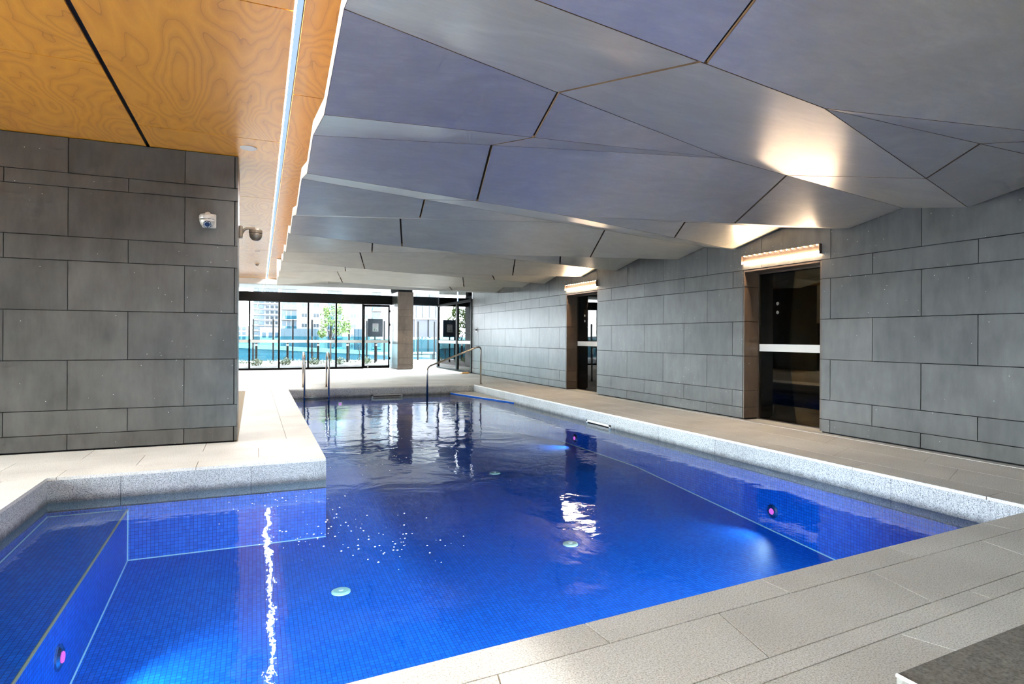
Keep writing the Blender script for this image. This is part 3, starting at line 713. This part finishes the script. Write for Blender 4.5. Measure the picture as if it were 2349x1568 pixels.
# small wall switch at the end of the right wall
o = empty('wall_switch', (XR, 21.6, 1.6)); tag(o, 'small dark square switch near the far end of the right wall', 'switch')
put(MB().bevbox(XR - 0.012, XR, 21.45, 21.72, 1.6, 1.78, 0.003).build('switch_plate', 'bolt_grey'), o); put(MB().box(XR - 0.016, XR - 0.012, 21.5, 21.67, 1.66, 1.72).build('switch_slot', 'void'), o)
o = tag(MB().bevbox(XR - 0.42, XR - 0.14, 22.0, 22.25, 0.0, 0.05, 0.004).build('timber_wedge', 'wood_veneer'), 'small timber offcut on the floor at the foot of the side glazing', 'wood block')

# ------------------------------------------------------------------ rails
def rail(path, r, seg=12, bend=0.12): return MB().tube(rbend(path, bend, 8), r, seg)
lad = empty('pool_ladder', (1.55, 17.2, 0)); tag(lad, 'polished steel pool ladder with two hooped grab rails at the far edge', 'ladder')
for x in (1.24, 1.86):
    put(rail([(x, 17.32, 0.0), (x, 17.32, 0.965), (x, 16.74, 0.965), (x, 16.74, -0.95)], 0.024, 12, 0.25).build('grab_rail', 'steel', smooth=True), lad)
    put(MB().lathe([(0.05, 0), (0.05, 0.012), (0.03, 0.02)], (x, 17.32, 0), 'Z', 16).build('base_flange', 'steel'), lad)
for z in (-0.2, -0.5, -0.78): put(MB().bevbox(1.24, 1.86, 16.69, 16.79, z - 0.015, z, 0.004).build('rung', 'steel'), lad)
hr = empty('handrail', (6.2, 16.7, 0)); tag(hr, 'bent steel handrail rising from the water to the deck at the corner steps', 'handrail')
put(rail([(4.5, 16.47, -0.8), (4.5, 16.47, 0.56), (6.1, 16.74, 1.12), (6.24, 16.84, 1.10), (6.24, 16.84, 0.0)], 0.026, 12, 0.13).build('rail_tube', 'steel', smooth=True), hr)
put(MB().lathe([(0.055, 0), (0.055, 0.012), (0.03, 0.02)], (6.24, 16.84, 0), 'Z', 16).build('base_flange', 'steel'), hr)

# ------------------------------------------------------------------ security cameras
def dome_cam(root, c, m, look, shell):
    # c: centre of the cap ring
    put(MB().lathe([(0.05, 0.055), (0.075, 0.05), (0.09, 0.03), (0.092, 0.0), (0.09, -0.012)], c, 'Z', 28).build('cap', shell, smooth=False), root)
    put(MB().lathe([(0.084, -0.012), (0.084, -0.018)], c, 'Z', 28).build('groove', 'lens_black'), root)
    prof = [(0.088, -0.018), (0.086, -0.035)] + [(0.086 * math.cos(t), -0.035 - 0.085 * math.sin(t)) for t in (0.35, 0.7, 1.0, 1.25, 1.45)]
    put(MB().lathe(prof, c, 'Z', 28).build('dome', shell, smooth=True), root)
    if look:
        d = Vector(look).normalized(); e = Vector(c) + Vector((0, 0, -0.05)) + d * 0.068
        put(MB().lathe([(0.045, 0.0), (0.045, 0.02), (0.040, 0.023)], e, d, 24).build('lens_ring', 'lens_black'), root)
        put(MB().lathe([(0.026, 0.02), (0.022, 0.03)], e, d, 20).build('lens', 'lens_black'), root)
        a = d.orthogonal().normalized(); b = d.cross(a)
        for k in range(12):
            t = k * math.pi / 6; q = e + (a * math.cos(t) + b * math.sin(t)) * 0.034 + d * 0.022
            put(MB().lathe([(0.006, 0), (0.005, 0.004)], q, d, 8).build('infrared_led', 'white_plastic'), root)
c1 = empty('dome_camera', (-0.55, YP, 2.88)); tag(c1, 'pale grey dome security camera on the face of the pillar wall', 'security camera')
put(MB().bevbox(-0.62, -0.455, YP - 0.035, YP, 2.80, 2.985, 0.012).build('wall_plate', 'camera_shell'), c1)
put(MB().tube(rbend([(-0.535, YP - 0.02, 2.93), (-0.55, YP - 0.12, 2.955)], 0.02), 0.04, 10).build('bracket_arm', 'camera_shell'), c1)
dome_cam(c1, (-0.555, YP - 0.14, 2.9), None, (0.1, -1, -0.45), 'camera_shell')
c2 = empty('dome_camera', (XPL, 9.4, 2.9)); tag(c2, 'dark dome security camera on a bracket around the pillar corner', 'security camera')
put(MB().bevbox(XPL, XPL + 0.05, 9.33, 9.47, 2.80, 2.97, 0.01).build('wall_plate', 'camera_shell_dark'), c2)
put(MB().tube(rbend([(XPL + 0.03, 9.4, 2.86), (XPL + 0.08, 9.4, 2.945), (XPL + 0.21, 9.4, 2.95)], 0.06), 0.02, 10).build('bracket_arm', 'camera_shell_dark'), c2)
dome_cam(c2, (XPL + 0.22, 9.4, 2.89), None, None, 'camera_shell_dark')

# ------------------------------------------------------------------ stone bench at the near right corner
be = empty('stone_bench', (2.6, 0.85, 0)); tag(be, 'dark grey stone bench block at the lower right corner beside the photographer', 'bench')
pb = [(1.684, 1.132), (1.684, 0.5), (3.4, 0.5), (3.4, 1.215)]
put(MB().prism(ccw(pb), 0.41, 0.45).build('bench_top', 'bench_stone'), be)
put(MB().prism(inset(ccw(pb), 0.03), 0.0, 0.41).build('bench_base', 'grey_granite'), be)
put(MB().tube([(1.684, 1.132, 0.447), (1.684, 0.5, 0.447)], 0.006, 6).build('edge_strip', 'white_plastic'), be)

# ------------------------------------------------------------------ outside
plain('concrete_out', (0.252, 0.246, 0.234), 0.8); plain('white_render', (0.131, 0.131, 0.131), 0.7); plain('beige_render', (0.08767, 0.07998, 0.07477), 0.8)
plain('pale_render', (0.09825, 0.1007, 0.1053), 0.8); plain('window_dark', (0.004368, 0.009828, 0.01529), 0.15); plain('window_blue', (0.006552, 0.02184, 0.03494), 0.15)
plain('navy', (0.001747, 0.00728, 0.01456), 0.4); plain('hoarding_teal', (0.001456, 0.01747, 0.02912), 0.6); plain('asphalt', (0.0192, 0.0192, 0.0208), 0.9)
plain('bark', (0.03328, 0.02496, 0.01872), 0.9); plain('paper', (0.156, 0.1581, 0.156), 0.6); plain('ink_red', (0.064, 0.008, 0.008), 0.6); plain('ink_green', (0.016, 0.064, 0.024), 0.6); plain('ink_grey', (0.024, 0.024, 0.0272), 0.6)
plain('post_charcoal', (0.00624, 0.00728, 0.00832), 0.5, 0.0, 0.1); plain('bollard_bronze', (0.0144, 0.012, 0.0104), 0.5, 0.0, 0.1); plain('tower_grey', (0.0585, 0.06318, 0.0702), 0.7)
def leafmat(name, lo, hi):
    m, nt, b = nmat(name); p = pos(nt); L(nt, ramp(nt, noise(nt, p, 7, 2), [(0.3, lo), (0.7, hi)]), b.inputs['Base Color']); b.inputs['Roughness'].default_value = 0.5
    b.inputs['Transmission Weight'].default_value = 0.0
leafmat('leaf_lime', (0.018, 0.06, 0.001), (0.075, 0.145, 0.003)); leafmat('leaf_green', (0.006, 0.025, 0.003), (0.025, 0.06, 0.008)); leafmat('leaf_sage', (0.022, 0.05, 0.006), (0.07, 0.105, 0.02))
def mulch():
    m, nt, b = nmat('mulch'); p = pos(nt)
    L(nt, ramp(nt, noise(nt, p, 14, 4, 0.7), [(0.3, (0.015, 0.01, 0.008)), (0.5, (0.05, 0.038, 0.032)), (0.7, (0.085, 0.072, 0.062))]), b.inputs['Base Color']); b.inputs['Roughness'].default_value = 0.9
mulch()
gr = MB(); gr.box(-40, 60, YG + 0.2, 37.5, -0.3, -0.02); gr.box(-40, XL0 - 0.3, YB - 12, YG + 0.2, -0.3, -0.02); gr.box(XR + 0.5, 60, 22.1, YG + 0.2, -0.3, -0.02)
struct(gr.build('terrace_ground', 'concrete_out'), 'pale paved terrace outside the glass', 'ground')
struct(MB().box(-300, 300, -300, YB - 0.3, -0.5, -0.06).build('lawn_ground', 'asphalt'), 'dark ground behind the building', 'ground')
struct(MB().box(-500, 900, 37.5, 1500, -5.3, -5).build('street_ground', 'asphalt'), 'street level ground beyond the terrace', 'ground')
struct(MB().box(-12, 11, YG + 0.26, 32.5, 3.8, 4.1).build('eave', 'plaster_white'), 'flat roof eave projecting over the terrace outside the glass wall', 'roof')
def blob_ground():
    v = []; f = []; nx, ny = 60, 14
    for j in range(ny + 1):
        for i in range(nx + 1):
            e = min(i, nx - i, j, ny - j); v.append((-6 + 12.3 * i / nx, 28.4 + 6.6 * j / ny, -0.03 + (0.05 + 0.05 * random.random() if e > 0 else 0)))
    for j in range(ny):
        for i in range(nx):
            a = j * (nx + 1) + i; f.append((a, a + 1, a + nx + 2, a + nx + 1))
    return newobj('planting_bed', v, f, 'mulch')
tag(blob_ground(), 'bark mulch planting bed outside the glass wall', 'garden bed', kind='stuff')
def leaves(mb, c, rad, n, size, rnd, shell=0.5):
    for _ in range(n):
        while True:
            d = Vector((rnd.uniform(-1, 1), rnd.uniform(-1, 1), rnd.uniform(-1, 1)))
            if shell < d.length < 1 or (d.length < 1 and rnd.random() < 0.25): break
        p = Vector(c) + Vector((d.x * rad[0], d.y * rad[1], d.z * rad[2]))
        a = Vector((rnd.gauss(0, 1), rnd.gauss(0, 1), rnd.gauss(0, 1))).normalized(); b = a.orthogonal().normalized(); s = size * rnd.uniform(0.6, 1.3)
        mb.add([p - a * s, p + b * s * 0.5, p + a * s, p - b * s * 0.5], [(0, 1, 2, 3)])
def tree(base, clusters, label, mat, leafsize, nleaf, group=None, name='garden_tree', trunk_r=0.035, fork=1.2):
    rnd = random.Random(len(label)); r = empty(name, base); tag(r, label, 'tree', group); b = Vector(base)
    f = b + Vector((0, 0, fork)); tr = MB().tube([b, b + Vector((0.02, 0.01, fork * 0.5)), f], [trunk_r, trunk_r * 0.85, trunk_r * 0.75], 8)
    put(tr.build('trunk', 'bark'), r)
    lm = MB()
    for c, rad in clusters:
        c = Vector(c); mid = f.lerp(c, 0.5) + Vector((rnd.uniform(-.08, .08), 0, 0))
        put(MB().tube([f - Vector((0, 0, 0.1 * rnd.random())), mid, c, c + Vector((0, 0, rad[2] * 0.7))], [trunk_r * 0.55, trunk_r * 0.4, trunk_r * 0.25, 0.004], 6).build('branch', 'bark'), r)
        leaves(lm, c, rad, nleaf, leafsize, rnd)
    o = lm.build('foliage', mat); put(o, r)
tree((3.96, 35, 0), [((3.65, 35, 2.3), (.3, .4, .55)), ((4.05, 34.8, 2.55), (.33, .4, .6)), ((4.5, 35, 2.35), (.4, .4, .7)), ((4.85, 35, 1.95), (.28, .35, .45)), ((4.35, 35, 2.95), (.3, .3, .35)), ((3.75, 35, 2.85), (.2, .3, .3)), ((4.4, 34.8, 1.75), (.4, .4, .3)), ((3.5, 35, 1.6), (.25, .3, .25))], 'bright lime green young tree with a full crown outside the glass wall', 'leaf_lime', 0.075, 170, fork=1.15)
tree((10.25, 33, 0), [((10.2, 33, 2.9), (.18, .2, .35)), ((9.95, 33, 2.3), (.3, .3, .4)), ((10.5, 33, 2.35), (.35, .3, .45)), ((11.0, 33, 2.1), (.3, .3, .4)), ((10.2, 33, 1.7), (.35, .3, .3)), ((10.8, 33, 1.6), (.3, .3, .25))], 'darker green leafy tree seen through the side glazing', 'leaf_green', 0.08, 110, fork=0.95)
for base, lb in (((2.72, 32.0, 0), 'bare thin sapling beside the middle bollard'), ((5.35, 33.8, 0), 'bare thin sapling right of the lime green tree')):
    rnd = random.Random(int(base[0] * 100)); r = empty('sapling', base); tag(r, lb, 'sapling'); b = Vector(base)
    put(MB().tube([b, b + Vector((0.03, 0, 0.5)), b + Vector((0, 0, 0.8))], [0.025, 0.02, 0.014], 7).build('trunk', 'bark'), r)
    for k in range(7):
        z = 0.35 + 0.08 * k; s = -1 if k % 2 else 1
        put(MB().tube([b + Vector((0.02, 0, z)), b + Vector((s * 0.16, rnd.uniform(-.1, .1), z + 0.3)), b + Vector((s * rnd.uniform(.25, .42), rnd.uniform(-.15, .15), z + 0.62 + 0.06 * k))], [0.013, 0.009, 0.004], 5).build('branch', 'bark'), r)
for i, (x, z) in enumerate(((0.108, .15), (1.374, .19), (2.707, .16), (3.897, .2), (5.194, .2))):
    rnd = random.Random(i); r = empty('garden_shrub', (x, 30.5, 0)); tag(r, ['low yellow green shrub, leftmost in the planting bed', 'low yellow green shrub, second from the left in the bed', 'low yellow green shrub behind the ladder, third from the left', 'low yellow green shrub below the lime tree, fourth from the left', 'low yellow green shrub, rightmost in the planting bed'][i], 'shrub', 'shrubs in the planting bed')
    m = MB(); leaves(m, (x, 30.5, z + 0.02), (0.27, 0.25, 0.2), 170, 0.05, rnd, 0.2); put(m.build('foliage', 'leaf_sage'), r)
    for k in range(5): put(MB().tube([(x, 30.5, 0), (x + rnd.uniform(-.18, .18), 30.5 + rnd.uniform(-.15, .15), z + 0.1)], [0.01, 0.004], 5).build('stem', 'bark'), r)
rnd = random.Random(5); m = MB()
for k in range(60):
    x = rnd.uniform(-3, 6.2); leaves(m, (x, rnd.uniform(31.5, 34.6), 0.1), (0.18, 0.15, 0.12), 14, 0.05, rnd, 0.1)
tag(m.build('ground_cover', 'leaf_green'), 'scattered low ground cover plants over the mulch', 'plants', kind='stuff')
# bollards
for i, (x, lb) in enumerate(zip((0.124, 1.606, 3.115, 4.618, 6.141), ('leftmost bronze garden bollard light', 'second bronze garden bollard light from the left', 'third bronze garden bollard light from the left', 'fourth bronze garden bollard light from the left', 'rightmost bronze garden bollard light under the notice board'))):
    r = empty('bollard_light', (x, 33, 0)); tag(r, lb, 'bollard', 'garden bollard lights')
    put(MB().lathe([(0.06, 0), (0.06, 0.92)], (x, 33, 0), 'Z', 14).build('post', 'bollard_bronze'), r); put(MB().lathe([(0.055, 0.92), (0.055, 1.0)], (x, 33, 0), 'Z', 14).build('diffuser', 'white_plastic'), r); put(MB().lathe([(0.062, 1.0), (0.062, 1.055), (0.05, 1.06)], (x, 33, 0), 'Z', 14).build('cap', 'bollard_bronze'), r)
# glass fence
gf = empty('glass_fence', (3, 36, 0)); tag(gf, 'teal glass terrace fence with tall charcoal posts', 'fence')
xs = [-0.029 + 1.029 * k for k in range(-6, 12)]
for x in xs: put(MB().bevbox(x - 0.045, x + 0.045, 35.96, 36.04, 0, 2.36, 0.005).build('post', 'post_charcoal'), gf)
for a, b in zip(xs[:-1], xs[1:]):
    put(MB().box(a + 0.05, b - 0.05, 35.99, 36.005, 0.05, 1.41).build('glass_panel', 'fence_glass'), gf)
# notice board
nb = empty('notice_board', (5.81, 31.5, 0)); tag(nb, 'dark blue notice board with a white paper behind the sliding door', 'sign')
put(MB().bevbox(5.42, 6.205, 31.5, 31.54, 1.405, 2.345, 0.006).build('board', 'navy'), nb); put(MB().box(5.78, 5.84, 31.54, 31.6, 0, 1.6).build('post', 'post_charcoal'), nb)
pa = put(MB().box(5.673, 5.974, 31.494, 31.5, 1.682, 2.095).build('paper', 'paper'), nb)
MBt = MB().box(5.72, 5.93, 31.491, 31.494, 2.02, 2.045); MBt.build('print_line', 'ink_red').parent = pa
for k, (a, b) in enumerate(((0.02, 0.24), (0.02, 0.2), (0.02, 0.24), (0.02, 0.17))): MB().box(5.69 + a, 5.69 + b, 31.491, 31.494, 1.97 - 0.04 * k, 1.98 - 0.04 * k).build('print_line', 'ink_grey').parent = pa
MB().add([(5.71, 31.492, 1.71), (5.79, 31.492, 1.72), (5.81, 31.492, 1.80), (5.76, 31.492, 1.84), (5.74, 31.492, 1.78)], [(0, 1, 2, 3, 4)]).build('print_mark', 'ink_green').parent = pa
MB().box(5.84, 5.91, 31.491, 31.494, 1.74, 1.78).build('print_mark', 'ink_grey').parent = pa
# long sloping white parapet beyond the fence
pr = empty('road_parapet', (4, 50, -5)); tag(pr, 'long white concrete parapet sloping down behind the fence', 'parapet')
v = [(-30, 50, 2.2), (30, 50, -1.3), (30, 50, -0.95), (-30, 50, 2.45)]
put(newobj('coping', [(x, y, z) for x, y, z in v] + [(x, 50.6, z) for x, y, z in v], [(0, 1, 2, 3), (7, 6, 5, 4), (3, 2, 6, 7), (0, 4, 5, 1), (0, 3, 7, 4), (1, 5, 6, 2)], 'white_render'), pr)
v = [(-30, 50.1, -5), (30, 50.1, -5), (30, 50.1, -1.25), (-30, 50.1, 2.25)]
put(newobj('wall_panel', v + [(x, 50.5, z) for x, y, z in v], [(0, 1, 2, 3), (7, 6, 5, 4), (3, 2, 6, 7), (0, 4, 5, 1), (0, 3, 7, 4), (1, 5, 6, 2)], 'hoarding_teal'), pr)
# apartment block
ap = empty('apartment_building', (22, 180, -5)); tag(ap, 'pale beige apartment block with balconies behind the lime tree', 'building')
Y0 = 180.0
put(MB().box(6.7, 38, Y0, Y0 + 14, -5, 34).build('wall', 'beige_render'), ap)
rowsz = [4.55 + 2.92 * k for k in range(-3, 8)]
for zc in rowsz:
    for xc in (13.2, 16.4, 26.8, 30.2):
        w = put(MB().box(xc - 0.8, xc + 0.8, Y0 - 0.12, Y0, zc - 0.6, zc + 0.6).build('window', 'white_render'), ap)
        for s in (-1, 1):
            p = MB().box(xc + s * 0.38 - 0.33, xc + s * 0.38 + 0.33, Y0 - 0.16, Y0 - 0.12, zc - 0.5, zc + 0.5).build('pane', 'window_dark'); p.parent = w
    for x0, x1 in ((7.3, 11.1), (19.6, 23.6), (32.2, 36.2)):
        w = put(MB().box(x0, x1, Y0 - 0.06, Y0, zc - 1.1, zc + 1.25).build('balcony_recess', 'window_blue'), ap)
        q = MB().box(x0 - 0.1, x1 + 0.1, Y0 - 1.2, Y0, zc - 1.45, zc - 1.2).build('balcony_slab', 'white_render'); q.parent = w; q.matrix_parent_inverse = Matrix()
        q = MB().box(x0, x1, Y0 - 1.2, Y0 - 1.15, zc - 1.2, zc - 0.25).build('balustrade', 'fence_glass'); q.parent = w
        for t in (0.3, 0.62):
            xx = x0 + (x1 - x0) * t; q = MB().box(xx - 0.08, xx + 0.08, Y0 - 0.14, Y0 - 0.06, zc - 1.1, zc + 1.25).build('frame', 'white_render'); q.parent = w
for z in [3.05 + 2.92 * k for k in range(-2, 9)]: put(MB().box(6.65, 38.05, Y0 - 0.03, Y0, z - 0.05, z + 0.05).build('floor_line', 'pale_render'), ap)
for i, (x0, x1) in enumerate(((4.6, 11.44), (18.0, 19.72))):
    h = empty('hoarding', (x0, 120, -5)); tag(h, ['wide teal site hoarding in front of the apartment block', 'narrow teal site hoarding right of the lime tree'][i], 'hoarding')
    put(MB().box(x0, x1, 120, 120.1, -5, 2.9).build('sheet', 'hoarding_teal'), h)
    for t in (0.1, 0.5, 0.9): put(MB().box(x0 + (x1 - x0) * t - 0.05, x0 + (x1 - x0) * t + 0.05, 119.95, 120, -5, 2.95).build('post', 'window_blue'), h)
# white low block in front of the tower
lb_ = empty('low_white_building', (3, 130, -5)); tag(lb_, 'low white building left of the teal hoarding', 'building')
put(MB().box(1.2, 5.2, 130, 136, -5, 3.2).build('wall', 'white_render'), lb_)
for x in (1.9, 3.1, 4.3): put(MB().box(x - 0.35, x + 0.35, 129.9, 130, 1.2, 2.2).build('window', 'window_blue'), lb_)
# towers
tw = empty('tower_block', (6, 350, -5)); tag(tw, 'tall grey tower with stacked glass balconies far off on the left', 'building')
put(MB().box(-0.3, 12.6, 350, 365, -5, 75).build('wall', 'tower_grey'), tw)
for k in range(22):
    z = -1 + 2.9 * k
    put(MB().box(2.4, 5.0, 349.6, 350, z, z + 2.0).build('window_band', 'window_blue'), tw)
    put(MB().box(0.2, 2.0, 349.8, 350, z + 0.5, z + 1.9).build('window_band', 'window_blue'), tw)
    for x in (6.0, 8.4, 10.8): put(MB().box(x, x + 1.5, 349.7, 350, z + 0.4, z + 1.7).build('window', 'window_dark'), tw)
    put(MB().box(-0.3, 12.6, 349.4, 350, z - 0.6, z - 0.25).build('floor_slab', 'white_render'), tw)
lo = empty('low_office_building', (-4, 250, -5)); tag(lo, 'low pale office block at the far left of the glass wall', 'building')
put(MB().box(-14, -1.9, 250, 262, -5, 5.4).build('wall', 'white_render'), lo)
for k in range(3):
    for j in range(6): put(MB().box(-13 + j * 1.8, -11.8 + j * 1.8, 249.8, 250, 0.2 + 1.8 * k, 1.3 + 1.8 * k).build('window', 'window_blue'), lo)
# blue glass building seen through the open doorway
bb = empty('blue_glass_building', (18, 60, -5)); tag(bb, 'dark blue glass building with white window frames beyond the open doorway', 'building')
put(MB().box(13.6, 34, 60, 70, -5, 12).build('wall', 'pale_render'), bb)
put(MB().box(13.6, 34, 59.9, 60, -0.6, 3.2).build('glass_wall', 'navy'), bb)
for k in range(14):
    x = 13.7 + k * 1.37; put(MB().box(x - 0.05, x + 0.05, 59.8, 59.9, -0.6, 3.2).build('mullion', 'white_render' if k % 2 else 'post_charcoal'), bb)
    w = put(MB().box(x + 0.1, x + 0.55, 59.85, 60, 3.4, 4.7).build('window', 'window_blue'), bb); w2_ = put(MB().box(x + 0.75, x + 1.2, 59.85, 60, 3.4, 4.7).build('window', 'window_blue'), bb)
    put(MB().box(x + 0.1, x + 0.55, 59.85, 60, 5.1, 6.6).build('window', 'window_blue'), bb)
put(MB().box(13.6, 34, 59.7, 60, 3.2, 3.36).build('ledge', 'white_render'), bb)
gs = empty('garden_bench', (10.6, 36, 0)); tag(gs, 'low dark timber garden seat on the terrace beyond the doorway', 'bench')
put(MB().bevbox(8.6, 10.4, 36.2, 36.8, 0.3, 0.4, 0.01).build('seat', 'bark'), gs)
for x in (8.7, 10.2): put(MB().box(x, x + 0.1, 36.25, 36.75, 0, 0.3).build('leg', 'post_charcoal'), gs)

# ------------------------------------------------------------------ bubbles on the water
rnd = random.Random(11); bm_ = MB()
spots = [((0.55, 5.35), (0.5, 0.5), 60), ((1.1, 4.75), (0.45, 0.4), 45), ((1.6, 7.9), (0.8, 0.5), 40), ((2.0, 10.5), (1.0, 1.6), 45), ((0.2, 6.4), (0.5, 0.4), 25)]
for (cx_, cy_), (rx, ry), n in spots:
    for k in range(n):
        x, y = cx_ + rnd.gauss(0, rx * 0.55), cy_ + rnd.gauss(0, ry * 0.55)
        if y > 7.1 and x < 0.85 or x < -1.0: continue
        r = rnd.uniform(0.003, 0.009); bm_.lathe([(r, 0.0), (r * 0.85, r * 0.35), (r * 0.4, r * 0.6)], (x, y, WATER), 'Z', 8)
tag(bm_.build('bubbles', 'white_plastic'), 'scattered small white bubbles floating on the pool surface', 'bubbles', kind='stuff')
